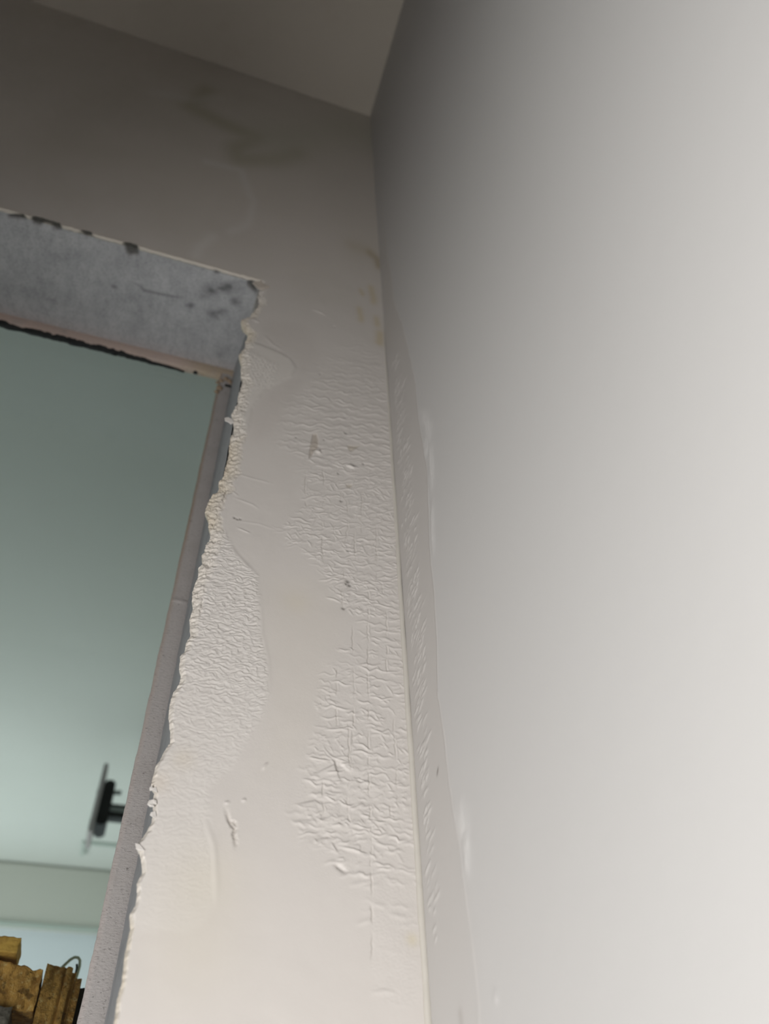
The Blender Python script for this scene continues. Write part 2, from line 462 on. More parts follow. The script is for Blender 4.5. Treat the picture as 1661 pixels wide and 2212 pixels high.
# upright cracks
HC = mp.zero()
for pts in ([(762, 1350), (761, 1420), (763, 1500), (762, 1578), (759, 1625), (758, 1666)], [(797, 1277), (795, 1340), (796, 1400), (797, 1500), (798, 1600), (800, 1700), (802, 1780), (802, 1850), (803, 1930), (803, 2000), (803, 2080)],
            [(824, 1258), (829, 1293)], [(834, 1318), (837, 1390), (835, 1476)], [(813, 1170), (815, 1249)], [(743, 1233), (738, 1280), (742, 1315)], [(660, 1023), (662, 1095)], [(698, 1012), (700, 1050)],
            [(749, 1080), (752, 1124), (745, 1180)], [(781, 1060), (781, 1153)], [(812, 1131), (814, 1211)], [(696, 1124), (697, 1233)], [(728, 1445), (729, 1571)], [(851, 1552), (857, 1654), (857, 1730)],
            [(697, 1686), (700, 1760)], [(752, 1560), (757, 1680), (750, 1740), (756, 1780)], [(843, 1738), (843, 1765)], [(738, 1060), (735, 1090)], [(722, 1130), (721, 1200)], [(765, 1150), (770, 1230)]):
    p = np.array(pts, float); q = np.linspace(0, 1, max(6, int((p[-1, 1] - p[0, 1]) / 6))); L = np.linspace(0, 1, len(p))
    x = np.interp(q, L, p[:, 0]) + np.array([jit(1.6) for _ in q]); yv = np.interp(q, L, p[:, 1])
    drift = np.cumsum([jit(1.3) for _ in q]); drift -= np.linspace(drift[0], drift[-1], len(q)); x = x + drift * .6
    k0 = 0
    while k0 < len(q) - 2:                              # the crack comes and goes
        k1 = min(len(q), k0 + rnd.randint(3, 11))
        u, v = on_back(x[k0:k1], yv[k0:k1]); mp.stroke(HC, u, v, -.00032 * rnd.uniform(.4, 1.1), .00028)
        if rnd.random() < .6:
            u, v = on_back(x[k0:k1] + 3, yv[k0:k1]); mp.stroke(HW, u, v, .00026 * rnd.uniform(.3, 1), .00036)
        k0 = k1 + rnd.randint(0, 2)
# lifted plates
VOR = reg([(690, 1640), (760, 1640), (806, 1690), (806, 1850), (760, 1850), (690, 1830), (640, 1770), (660, 1690)], soft=.002) * M1
seeds = np.array([(rnd.uniform(635, 812), rnd.uniform(1600, 1880)) for _ in range(58)])
su, sv = on_back(*seeds.T)
j0 = int((1.50 - mp.v0) / mp.res); j1 = int((1.66 - mp.v0) / mp.res)
Us, Vs = mp.U[j0:j1], mp.V[j0:j1]
best = np.full(Us.shape, 9.0); tilt = np.zeros(Us.shape)
for k in range(len(su)):
    d2 = ((Us - su[k]) * 1.0) ** 2 + ((Vs - sv[k]) * 1.25) ** 2
    tl = rnd.uniform(-.05, .11) * (Vs - sv[k]) + jit(.05) * (Us - su[k])
    w = d2 < best; best = np.where(w, d2, best); tilt = np.where(w, tl, tilt)
pl = mp.zero(); pl[j0:j1] = tilt
H += blur(pl, 1.6) * VOR * .9
H += HW + HC
H += Ma * .00012 * (fbm(mp.U / .0016, mp.V / .0009, 4, 3) - .5)

# leathery wrinkles beside the broken edge
M2 = reg([(455, 1140), (488, 1150), (505, 1190), (530, 1222), (556, 1242), (562, 1330), (566, 1380), (580, 1440), (580, 1500), (560, 1560), (530, 1610), (500, 1660), (450, 1700), (466, 1830), (466, 1950), (430, 2010), (300, 2010), (240, 1900), (380, 1400), (400, 1200)],
         soft=.0016, wob=.0014, wl=.006, seed=4)
wu = mp.U + .0040 * (fbm(mp.U / .006, mp.V / .006, 6, 3) - .5); wv = mp.V + .0046 * (fbm(mp.U / .007 + 5, mp.V / .007, 8, 3) - .5)
rid = 1 - np.abs(2 * vnoise(wu / .0062, wv / .0024, 9) - 1); rid2 = 1 - np.abs(2 * vnoise(wu / .0030 + 9, wv / .0013, 10) - 1)
strength = np.interp(mp.V, [1.50, 1.545, 1.60, 1.645, 1.69, 1.74, 1.80], [.05, .14, .34, .80, 1.0, 1.0, .8]).astype(np.float32)
H += M2 * strength * (.00048 * rid ** 2.4 + .00032 * rid2 ** 2.2 - .0004)
H += M2 * .00035 * strength
# the fold that bounds them
for pts, a in (([(490, 1168), (508, 1196), (532, 1222), (556, 1244)], .0004), ([(556, 1250), (563, 1320), (566, 1370), (578, 1420), (581, 1480), (572, 1540)], .00022), ([(440, 1760), (462, 1830), (467, 1900), (466, 1960)], .0003)):
    u, v = on_back(*np.array(pts, float).T); mp.stroke(H, u, v, a, .0011)
# pale lobe of skim under the head
LOBE = reg([(530, 735), (560, 745), (600, 760), (628, 775), (638, 795), (632, 812), (605, 825), (570, 845), (545, 880), (535, 930), (500, 960), (500, 880), (515, 820)], soft=.0016, wob=.0012, wl=.006, seed=6)
wr = 1 - np.abs(2 * vnoise((mp.U * .8 + mp.V * .35) / .0030, (mp.V * .8 - mp.U * .5) / .0016, 11) - 1)
H += LOBE * (.00055 + .00045 * wr ** 2 * reg([(500, 740), (600, 790), (590, 830), (540, 850), (500, 900)], soft=.003))
# creases of the smooth band
for pts, a, s in (([(500, 1020), (540, 1032), (590, 1045)], .0002, .0007), ([(505, 1075), (545, 1090), (560, 1100)], .00025, .0006), ([(510, 1125), (560, 1132), (600, 1146)], .00015, .0006), ([(512, 1140), (530, 1148), (540, 1152)], .0004, .0005),
                  ([(500, 1060), (515, 1072)], .0003, .0005), ([(675, 668), (690, 674), (702, 680)], .0006, .0009), ([(570, 725), (590, 745), (612, 758)], .0003, .0011), ([(545, 690), (560, 697)], .0006, .0008)):
    u, v = on_back(*np.array(pts, float).T); mp.stroke(H, u, v, a, s)
# crumbling margin
ED = edge_x(mp.V[:, 0])[:, None].astype(np.float32)
dist = (mp.U - ED).astype(np.float32)
cw = np.interp(mp.V[:, 0], [1.50, 1.60, 1.66, 1.70, 1.78, 1.9, 2.08, 2.09], [.0016, .0020, .0034, .0080, .0105, .0085, .0060, .0])[:, None] * (.7 + .6 * fbm(mp.V / .012, mp.U * 0 + 2.2, 12, 2))
cr = np.clip(1 - dist / np.maximum(cw, 1e-5), 0, 1)
cr *= (mp.V < ZS)
rough = fbm(mp.U / .0028, mp.V / .0030, 13, 4) - .5
H += (-.0022 * cr ** 1.5 + .0036 * np.sqrt(cr) * rough * (cr > 0)).astype(np.float32)
for pts in ([(480, 1030), (486, 1060), (482, 1085), (474, 1105)], [(474, 1100), (466, 1120), (460, 1135), (456, 1146)], [(488, 1045), (489, 1075)], [(462, 1150), (461, 1180)], [(457, 1205), (449, 1235)], [(440, 1290), (434, 1315), (433, 1330)]):
    p = [(np.interp(q, range(len(pts)), [a for a, b in pts]) + jit(2.2), np.interp(q, range(len(pts)), [b for a, b in pts])) for q in np.linspace(0, len(pts) - 1, 5 * len(pts))]; u, v = on_back(*np.array(p, float).T); g_ = mp.zero(); mp.stroke(g_, u, v, -.0010, .00040); H += g_
# pits, torn flakes and scars
TORN = reg([(676, 938), (684, 936), (688, 950), (687, 966), (680, 975), (672, 986), (668, 992), (669, 972), (672, 955)], soft=.0004)
TORN2 = reg([(750, 962), (764, 964), (778, 962), (768, 970), (758, 976), (752, 970)], soft=.0005) + reg([(748, 1046), (762, 1047), (757, 1053), (750, 1052)], soft=.0004)
H -= .0006 * TORN + .0004 * TORN2
H += .0010 * reg([(674, 976), (682, 970), (690, 974), (693, 980), (684, 977), (675, 983)], soft=.0004) + .0009 * reg([(748, 1007), (756, 1001), (762, 1008), (774, 1010), (764, 1013)], soft=.0005)
PITS = mp.zero()
for px_, py_, r in ((745, 903, .0006), (747, 936, .0009), (731, 1023, .0006), (765, 1006, .0012), (754, 1004, .0007), (785, 1002, .0006), (751, 1256, .0010), (755, 1264, .0008), (742, 1314, .0008), (692, 972, .0005), (700, 950, .0005), (748, 1261, .0006),
                    (507, 1118, .0006), (513, 1121, .0006), (519, 1121, .0006), (722, 706, .0008), (692, 808, .0006), (737, 1082, .0007), (752, 1190, .0005), (640, 945, .0005)):
    u, v = on_back(float(px_), float(py_)); mp.stroke(PITS, [u, u + 1e-5], [v, v + 1e-5], 1, r, taper=False)
H -= PITS * .0007
SCAR = mp.zero()
for pts in ([(487, 1748), (492, 1762), (496, 1774), (501, 1782), (507, 1790), (505, 1800), (507, 1812), (510, 1832)], [(496, 1776), (506, 1778), (509, 1786)]):
    p = [(a + jit(1.2), b) for a, b in pts]; u, v = on_back(*np.array(p, float).T); mp.stroke(SCAR, u, v, 1, .0007)
H += .0009 * blur(SCAR, 4) * 1.2 * (fbm(mp.U / .0012, mp.V / .0012, 14, 3)) - .0011 * SCAR
for pts in ([(568, 1662), (574, 1652), (578, 1648)], [(524, 1730), (530, 1727)], [(486, 1735), (494, 1733)]):
    u, v = on_back(*np.array(pts, float).T); mp.stroke(H, u, v, .0005, .0005)
u, v = on_back(*np.array([(724, 1866), (734, 1874), (748, 1884)], float).T); g_ = mp.zero(); mp.stroke(g_, u, v, -.0008, .0008); H += g_
H += .0005 * (fbm(mp.U / .03, mp.V / .04, 3, 3) - .5)
# flatten at the corner so the bead sits on it
H *= np.clip(-mp.U / .0012, 0, 1)

# ---- colours of the back wall
CB = np.ones((mp.nv, mp.nu, 3), np.float32) * WALLC


def dye(C, m, colr, f):
    C += (np.asarray(colr, np.float32) - C) * np.clip(m * f, 0, 1)[..., None]


dye(CB, cr ** .6, (.78, .68, .50), .6)
dye(CB, np.clip(cr * 2 - .9, 0, 1) * (rough > .08), (.62, .52, .40), .5)
dye(CB, LOBE, (.84, .80, .75), .6)
dye(CB, M2, (.85, .81, .77), .55)
dye(CB, TORN, (.54, .47, .40), .7); dye(CB, TORN2, (.58, .52, .43), .7)
dye(CB, PITS, (.10, .09, .08), .75)
dye(CB, SCAR, (.55, .50, .45), .6)
dye(CB, -HC / .0003, (.56, .52, .47), .5)
BAND = reg([(580, 690), (660, 700), (690, 760), (640, 850), (590, 930), (545, 960), (540, 900), (570, 850), (640, 815), (640, 780), (610, 755), (570, 730)], soft=.006)
dye(CB, BAND, (.72, .67, .63), .5)
BAND2 = reg([(565, 1250), (690, 1240), (745, 1330), (720, 1400), (660, 1640), (560, 1700), (590, 1500), (570, 1380)], soft=.008)
dye(CB, BAND2, (.80, .75, .685), .4)
stain = mp.zero()
for pts, s in (([(801, 622), (803, 650)], .0028), ([(775, 668), (776, 690)], .0022), ([(812, 688), (811, 700)], .0022), ([(778, 627), (779, 634)], .0016), ([(820, 720), (818, 740)], .003), ([(815, 560), (810, 550)], .002)):
    u, v = on_back(*np.array(pts, float).T); mp.stroke(stain, u, v, 1, s, taper=False)
dye(CB, stain, (.62, .48, .22), .55)
for cx_, cy_, r, f, c_ in ((440, 1900, .012, .35, (.80, .74, .60)), (420, 2050, .014, .3, (.80, .74, .62)), (395, 1640, .004, .4, (.78, .70, .58)), (640, 1300, .006, .25, (.80, .72, .55)), (340, 1690, .004, .4, (.80, .70, .58)), (890, 2030, .002, .6, (.78, .70, .52))):
    u, v = on_back(float(cx_), float(cy_)); dye(CB, np.exp(-((mp.U - u) ** 2 + (mp.V - v) ** 2) / (2 * r * r)), c_, f)


def upper_colour(x, z):
    """tints of the wall over the opening: yellower old paint upwards, and stains"""
    C = np.ones(x.shape + (3,), np.float32) * WALLC
    dye(C, np.clip((z - 2.06) / .2, 0, 1), (.81, .75, .665), .7)
    n = fbm(x / .10, z / .14, 5, 4); dye(C, np.clip(n * 2 - .75, 0, 1), (.70, .655, .57), .5)
    def band(pts, sig):
        u, v = on_back(*np.array(pts, float).T); m = np.zeros(x.shape, np.float32)
        q = np.linspace(0, len(u) - 1, 14 * len(u)); uu = np.interp(q, range(len(u)), u); vv = np.interp(q, range(len(u)), v)
        uu = uu + .008 * (fbm(q * .6, q * 0, 3, 2) - .5)
        for a, b in zip(uu, vv): np.maximum(m, np.exp(-((x - a) ** 2 + ((z - b) * .55) ** 2) / (2 * sig * sig)), out=m)
        return m
    dye(C, band([(445, 196), (408, 228), (456, 253), (506, 277), (552, 296), (512, 320), (520, 345), (590, 345), (640, 330)], .010), (.54, .51, .38), .7)
    dye(C, band([(600, 300), (680, 290), (760, 280), (800, 300)], .03), (.68, .66, .55), .6)
    dye(C, band([(445, 349), (518, 367), (536, 409), (548, 433), (537, 482), (500, 500)], .0035), (.93, .90, .86), .5)
    dye(C, band([(457, 512), (430, 530), (424, 550)], .004), (.93, .90, .86), .5)
    dye(C, band([(330, 200), (420, 215), (470, 210)], .006), (.88, .85, .80), .35)
    dye(C, band([(640, 500), (720, 460), (800, 430)], .05), (.83, .77, .72), .5)
    dye(C, band([(797, 545), (812, 560), (818, 575)], .003), (.50, .41, .26), .7)
    dye(C, band([(760, 530), (790, 540)], .006), (.66, .58, .44), .4)
    for pts, s in (([(801, 622), (803, 650)], .0026), ([(775, 668), (776, 690)], .0022), ([(812, 688), (811, 700)], .0022), ([(778, 627), (779, 634)], .0016), ([(820, 720), (818, 740)], .003)):
        dye(C, band(pts, s), (.66, .52, .24), .42)
    return C


# pier grid (fine where the wrinkles are, coarser above)
zrow = np.concatenate([np.arange(1.455, 2.150, .00042), np.linspace(2.150, ZCEIL, 130)])
ncol = 372
xl = edge_x(zrow)
tcol = np.linspace(0, 1, ncol)
X = xl[:, None] + (0 - xl)[:, None] * tcol[None]
Zg = np.repeat(zrow[:, None], ncol, 1)
fade = np.clip((2.150 - Zg) / .03, 0, 1)
Hs = mp.sample(H, X, Zg) * fade
Cs = mp.sample(CB, X, Zg)
up = upper_colour(X[zrow > 2.0], Zg[zrow > 2.0])
wgt = np.clip((Zg[zrow > 2.0] - 2.0) / .07, 0, 1)[..., None]
Cs[zrow > 2.0] = Cs[zrow > 2.0] * (1 - wgt) + up * wgt
Pp = np.stack([X, -Hs, Zg], -1)
# broken edge turned back into the reveal
zk = zrow < ZS
side = np.stack([Pp[zk, 0] + np.array([k * .0004 + 0, k * .0022, 0])[None] * (1 if k else 1) for k in range(4)], 1)
side[:, 1:, 0] += .0016 * (fbm(side[:, 1:, 2] / .003, side[:, 1:, 1] / .002, 3, 3) - .35)
side[:, 3, 1] = PT + .002
sidec = Cs[zk, 0][:, None, :] * np.ones(4)[None, :, None]
xc0 = float(on_back(566., 606.)[0])
# ---- map of the soffit, with the chips along its edge
sm = Map(-.60, xc0 + .004, -.001, YF + .003, .0006)
SH = sm.zero(); SC = np.ones((sm.nv, sm.nu, 3), np.float32) * np.array([.43, .435, .45])


def sreg(pts, **k):
    u, v = on_soffit(*np.array(pts, float).T); return sm.poly(u, v, **k)


def sline(pts, sig):
    u, v = on_soffit(*np.array(pts, float).T); a = sm.zero(); sm.stroke(a, u, v, 1, sig); return a


chips = sum([sreg(p, soft=.0008, wob=.0012, wl=.003, seed=k) for k, p in enumerate((
    [(16, 463), (34, 462), (56, 466), (56, 473), (34, 472), (17, 470)], [(40, 457), (52, 459), (50, 463), (42, 461)], [(68, 466), (85, 464), (106, 470), (132, 478), (134, 493), (120, 497), (110, 484), (96, 480), (84, 487), (71, 482)],
    [(172, 494), (186, 495), (201, 501), (198, 511), (182, 507)], [(267, 522), (284, 522), (299, 530), (298, 551), (279, 551), (271, 541)], [(459, 587), (468, 585), (478, 589), (470, 592)],
    [(533, 608), (548, 607), (556, 620), (556, 634), (545, 628), (536, 618)]))])
chips = np.clip(chips, 0, 1)
# over the opening
xcol = np.concatenate([np.linspace(XL - .15, -.50, 20)[:-1], np.arange(-.50, xc0, .0016), [xc0]])
zl = ZS - .0006 - .0016 * fbm(xcol / .012, xcol * 0 + 4, 3, 3) + .0022 * np.clip(fbm(xcol / .009 + 3, xcol * 0 + 9, 9, 3) - .62, 0, 1) * 4
zl[-1] = ZS
tr_ = np.concatenate([np.linspace(0, .2, 40)[:-1], np.linspace(.2, 1, 170)])
Zh = zl[None] + (ZCEIL - zl)[None] * tr_[:, None]; Xh = np.repeat(xcol[None], len(tr_), 0)
Hh = .0006 * (fbm(Xh / .03, Zh / .04, 3, 3) - .5) * np.clip((Zh - zl[None]) / .02, 0, 1) + .0008 * np.exp(-(Zh - zl[None]) / .003) * (fbm(Xh / .004, Zh / .004, 8, 3) - .3)
Ph = np.stack([Xh, -Hh, Zh], -1); Ch = upper_colour(Xh, Zh)
dye(Ch, np.exp(-(Zh - zl[None]) / .004), (.82, .74, .64), .5)
lip = np.stack([Ph[0] + np.array([0, k * .0016, -.0004 * (k == 1)])[None] for k in range(4)], 0)
lip[1:, :, 1] += (.0022 * (fbm(lip[1:, :, 0] / .006, lip[1:, :, 1] * 0 + 2, 5, 3) - .5))
lip[3, :, 2] = ZS + .0012
lipc = np.ones(lip.shape) * np.array([.84, .77, .69])
lch = sm.sample(chips, lip[..., 0], lip[..., 1]) * (lip[..., 0] > -.59)
lch[0] = np.maximum(lch[0], lch[1] * .8)
lip[..., 2] += .0024 * lch; Ph[0] = lip[0]
dye(lipc, lch, (.10, .095, .085), 1.3)
# below the picture
low = np.array([[[xl[0], 0, 0], [0, 0, 0]], [[xl[0], 0, zrow[0]], [0, 0, zrow[0]]]])
lows = np.array([[[xl[0], PT + .002, 0], [xl[0], 0, 0]], [[xl[0], PT + .002, zrow[0]], [xl[0], 0, zrow[0]]]])
far = np.array([[[XL - .15, 0, 0], [XL, 0, 0]], [[XL - .15, 0, ZS], [XL, 0, ZS]]])
sill = np.array([[[XL, 0, 0], [xl[0], 0, 0]], [[XL, 0, .80], [xl[0], 0, .80]]])
wc = WALLC.astype(float)
me = grids_mesh('plaster', [(Pp, Cs, False), (side, sidec, True), (Ph, Ch, False), (lip, lipc, True), (low, wc, False), (lows, wc, False), (far, wc, False), (sill, wc, False)])
link('plaster', me, 'paint', wall_back, True)

# ---- soffit of the opening
blot = np.clip(fbm(sm.U / .022, sm.V / .022, 6, 5) * 2.4 - 1.0, 0, 1); dye(SC, blot, (.30, .305, .32), .6)
lite = np.clip(fbm(sm.U / .022 + 7, sm.V / .022, 9, 4) * 2.4 - 1.05, 0, 1); dye(SC, lite, (.52, .525, .54), .5)
edgeb = np.clip((sm.V - (YF - .012)) / .012, 0, 1); dye(SC, edgeb, (.45, .42, .42), .6)
dye(SC, chips, (.075, .07, .062), .92)
mot = np.clip(sline([(430, 640), (450, 628), (475, 622), (505, 620), (530, 615)], .004) + sline([(450, 676), (470, 682), (488, 672)], .003) + sline([(505, 655), (515, 645)], .003) + sline([(395, 664), (420, 658)], .002), 0, 1)
dye(SC, mot * np.clip(fbm(sm.U / .014, sm.V / .009, 4, 5) * 2.6 - .55, 0, 1), (.09, .09, .095), .95)
crack = np.clip(sline([(278, 608), (296, 614), (312, 628), (340, 634), (370, 640), (405, 645)], .0009) + .6 * sline([(95, 646), (120, 650)], .0009) + sline([(240, 617), (252, 622)], .0012), 0, 1)
dye(SC, crack, (.13, .13, .135), .7)
SH += .0006 * (fbm(sm.U / .01, sm.V / .01, 2, 4) - .5) + .0022 * chips + .0005 * crack
ux = np.concatenate([np.linspace(XL, -.50, 6)[:-1], np.linspace(-.50, 0, 400)]); ty = np.linspace(0, 1, 90)
yy = PT - .0005 + (YF + .002 - PT) * ty
xr = np.interp(yy, [0, YF], [xc0 + .002, XR1 + .0015])
uu = (ux - ux[0]) / (0 - ux[0])
Xs = XL + (xr[:, None] - XL) * uu[None]; Ys = np.repeat(yy[:, None], len(ux), 1)
Ps = np.stack([Xs, Ys, ZS + sm.sample(SH, Xs, Ys)], -1)
link('soffit', grids_mesh('soffit', [(Ps, sm.sample(SC, Xs, Ys), True)]), 'cement', wall_back, True)

# ---- jamb reveal
zr = np.linspace(.80, ZS + .001, 420); yr = np.linspace(PT - .001, YF + .003, 40)
Zr, Yr = np.meshgrid(zr, yr, indexing='ij')
topw = np.clip((Zr - (ZS - .10)) / .10, 0, 1)
Xr = XR0 + (XR1 - XR0) * Yr / YF + topw * (xc0 - XR0) * (1 - Yr / YF) + .0009 * (fbm(Zr / .015, Yr / .012, 4, 4) - .5)
link('reveal', grids_mesh('reveal', [(np.stack([Xr, Yr, Zr], -1), None, False)]), 'reveal', wall_back, True)

# ---- bead of old paint in the corner
zb = np.linspace(1.455, 2.06, 420)
V = []; Fc = []
for k, z in enumerate(zb):
    r = .00145 * float(np.interp(z, [1.45, 1.62, 1.75, 1.88, 1.98, 2.06], [1.0, 1.0, .85, .7, .45, .15])) * (1 + .25 * (float(fbm(np.array([z / .012]), np.array([.5]), 4, 3)[0]) - .5))
    wx = .0010 * (float(fbm(np.array([z / .05]), np.array([7.5]), 6, 2)[0]) - .5)
    for s in range(9):
        w = math.pi * (.5 + s / 8 * 1.0) + math.pi / 4 - math.pi / 4
        a = math.radians(150 + s / 8 * 150)
        V.append((-.0004 + wx + 1.25 * r * math.cos(a), -.0003 + r * 1.25 * math.sin(a), z))
for k in range(len(zb) - 1):
    for s in range(8): Fc.append((k * 9 + s, k * 9 + s + 1, (k + 1) * 9 + s + 1, (k + 1) * 9 + s))
me = bpy.data.meshes.new('corner_bead'); me.from_pydata(V, [], Fc); me.update()
at = me.attributes.new('tint', 'FLOAT_COLOR', 'POINT')
at.data.foreach_set('color', np.tile(np.array([.66, .625, .565, 1], np.float32), len(V)))
link('corner_bead', me, 'paint', wall_back, True)

# ---- flakes hanging on the broken edge
def flake(pts, th, ybase, curl, colr=(.86, .82, .78)):
    u, v = on_back(*np.array(pts, float).T); n = len(u); cx, cz = u.mean(), v.mean()
    V = []; 
    for k in range(n): V.append((u[k], ybase - curl * ((u[k] - cx) * 160 + (v[k] - cz) * 60) ** 2 * .001 - .0002 * (k % 2), v[k]))
    V += [(a, b + th, c) for a, b, c in V]
    Fc = [tuple(range(n)), tuple(range(2 * n - 1, n - 1, -1))] + [(k, k + n, (k + 1) % n + n, (k + 1) % n) for k in range(n)]
    me = bpy.data.meshes.new('paint_flake'); me.from_pydata(V, [], Fc); me.update()
    bm = bmesh.new(); bm.from_mesh(me); bmesh.ops.recalc_face_normals(bm, faces=bm.faces); bm.to_mesh(me); bm.free()
    at = me.attributes.new('tint', 'FLOAT_COLOR', 'POINT'); at.data.foreach_set('color', np.tile(np.array([*colr, 1], np.float32), len(V)))
    return link('paint_flake', me, 'paint', wall_back)


flake([(486, 899), (494, 898), (503, 903), (507, 910), (500, 912), (494, 908), (487, 905)], .0007, .0015, .6)
flake([(337, 1700), (330, 1703), (327, 1697), (323, 1702), (323, 1708), (331, 1708), (340, 1712)], .0007, -.0003, .4)
flake([(338, 1730), (330, 1728), (321, 1730), (318, 1738), (324, 1743), (333, 1743), (330, 1737), (338, 1738)], .0008, -.0004, .5)
flake([(336, 1752), (326, 1755), (324, 1760), (330, 1764), (338, 1768)], .0007, 0, .4)
flake([(292, 1822), (300, 1824), (308, 1830), (312, 1838), (300, 1838), (294, 1834)], .0008, -.0003, .4)
flake([(545, 612), (560, 608), (572, 614), (582, 622), (568, 626), (556, 624)], .0008, -.0004, .4, (.78, .70, .62))

# ---- right wall
rm = Map(-.17, .001, 1.40, 2.30, .00045)
RH = rm.zero(); RC = np.ones((rm.nv, rm.nu, 3), np.float32) * RIGHTC


def rreg(pts, **k):
    u, v = on_right(*np.array(pts, float).T); return rm.poly(u, v, **k)


PATCH = [(838, 560), (845, 590), (850, 650), (868, 700), (885, 770), (897, 830), (903, 900), (911, 950), (922, 1010), (925, 1090), (928, 1180), (932, 1230), (938, 1290), (943, 1380), (945, 1500), (955, 1560),
         (968, 1680), (978, 1750), (988, 1800), (999, 1880), (1006, 1950), (1020, 2050), (1030, 2130), (1036, 2240)]
pu, pv_ = on_right(*np.array(PATCH, float).T)
o_ = np.argsort(pv_)
pb = np.interp(rm.V, pv_[o_], pu[o_]) - .0025 * (fbm(rm.V / .02, rm.V * 0 + 1, 3, 3) - .5)
dd = rm.U - pb                                           # > 0 between the patch edge and the corner
PM = 1 / (1 + np.exp(-dd / np.interp(rm.V, [1.42, 1.50, 1.56, 1.62], [.0035, .0026, .0012, .0007]))); PM = (PM * np.clip((2.32 - rm.V) / .2, 0, 1)).astype(np.float32)
lowf = np.interp(rm.V, [1.42, 1.50, 1.6, 2.2], [.25, .45, 1, 1])
RH -= (.00045 * PM * lowf).astype(np.float32)
RH += (.00032 * np.exp(-(dd / .0012) ** 2) * lowf * (.3 + fbm(rm.V / .012, rm.U / .02, 4, 3))).astype(np.float32)
dye(RC, PM * np.interp(rm.V, [1.42, 1.47, 1.56, 1.65], [.35, .45, .8, 1]), (.72, .675, .635), .62)
dye(RC, np.exp(-((dd + .0006) / .0011) ** 2) * (.25 + .9 * fbm(rm.V / .02, rm.U / .03, 6, 3)), (.90, .87, .84), .55)
FL = mpz = rm.zero()
for pts, s in (([(905, 890), (918, 905), (926, 930), (930, 960)], .0035), ([(928, 950), (932, 1010), (933, 1060)], .0030), ([(918, 940), (922, 985)], .003), ([(934, 1080), (934, 1150), (938, 1200)], .0018), ([(990, 1745), (996, 1770), (1004, 1790)], .0040), ([(1004, 1790), (1008, 1850), (1010, 1880)], .0025)):
    u, v = on_right(*np.array(pts, float).T); rm.stroke(FL, u, v, 1, s)
FLm = np.clip(FL * (.4 + 1.2 * fbm(rm.U / .004, rm.V / .010, 7, 4)) , 0, 1)
dye(RC, FLm, (.95, .93, .91), .75); RH += .0006 * FLm
# feathered wrinkles beside the bead
RW = rm.zero()
y = 770.0
while y < 2050:
    xb = 838 + .0655 * (y - 900) + 10
    dens = np.interp(y, [770, 880, 1400, 1560, 1900, 2050], [.25, 1, 1, .6, .35, .1])
    for _ in range(2):
        if rnd.random() < dens:
            wmax = float(np.interp(y, [770, 1000, 1420, 1520, 2050], [18, 26, 34, 20, 24]))
            x0 = xb + rnd.uniform(2, wmax); L = rnd.uniform(10, 34); w = rnd.uniform(.15, .55)
            p = np.array([(x0 + w * L * q + jit(1.0), y - L * q) for q in np.linspace(0, 1, 6)])
            u, v = on_right(*p.T); rm.stroke(RW, u, v, .00062 * rnd.uniform(.3, 1.1), rnd.uniform(.00042, .0006))
    y += 7
RH += RW
u, v = on_right(*np.array([(945, 1657), (943, 1668), (942, 1676)], float).T); g_ = rm.zero(); rm.stroke(g_, u, v, 1, .0007); dye(RC, g_, (.25, .22, .20), .8)
u, v = on_right(*np.array([(1070, 2150), (1072, 2156)], float).T); g_ = rm.zero(); rm.stroke(g_, u, v, 1, .0010, taper=False); dye(RC, g_, (.88, .855, .845), .7); RH += .0003 * g_
u, v = on_right(*np.array([(993, 2190), (995, 2205)], float).T); g_ = rm.zero(); rm.stroke(g_, u, v, 1, .0015, taper=False); dye(RC, g_, (.50, .45, .42), .4)
RH *= np.clip(-rm.U / .0015, 0, 1) * np.clip((rm.U + .165) / .01, 0, 1) * np.clip((2.28 - rm.V) / .05, 0, 1)
yg = np.concatenate([np.linspace(-.160, -.09, 90)[:-1], np.linspace(-.09, 0, 190)]); zg = np.concatenate([np.arange(1.42, 2.20, .0007), np.linspace(2.20, ZCEIL, 60)])
Yw, Zw = np.meshgrid(yg, zg)
hh = rm.sample(RH, Yw, Zw) * (Zw < 2.29)
cc = rm.sample(RC, Yw, Zw)
Pw = np.stack([-hh, Yw, Zw], -1)
flat = lambda y0, y1, z0, z1: np.array([[[0, y0, z0], [0, y1, z0]], [[0, y0, z1], [0, y1, z1]]], float)
wr_ = grids_mesh('wall_right', [(Pw, cc, True), (flat(-1.3, -.160, 0, ZCEIL), RIGHTC.astype(float), True), (flat(-.160, 0, 0, 1.42), RIGHTC.astype(float), True),
                                (np.array([[[.12, 0, 0], [.12, -1.3, 0]], [[.12, 0, ZCEIL], [.12, -1.3, ZCEIL]]], float), RIGHTC.astype(float), True)])
wall_right = link('wall_right', wr_, 'paint_r', None, True)
tag(wall_right, 'smooth off-white right wall with a skimmed strip along the corner', 'wall', 'structure')

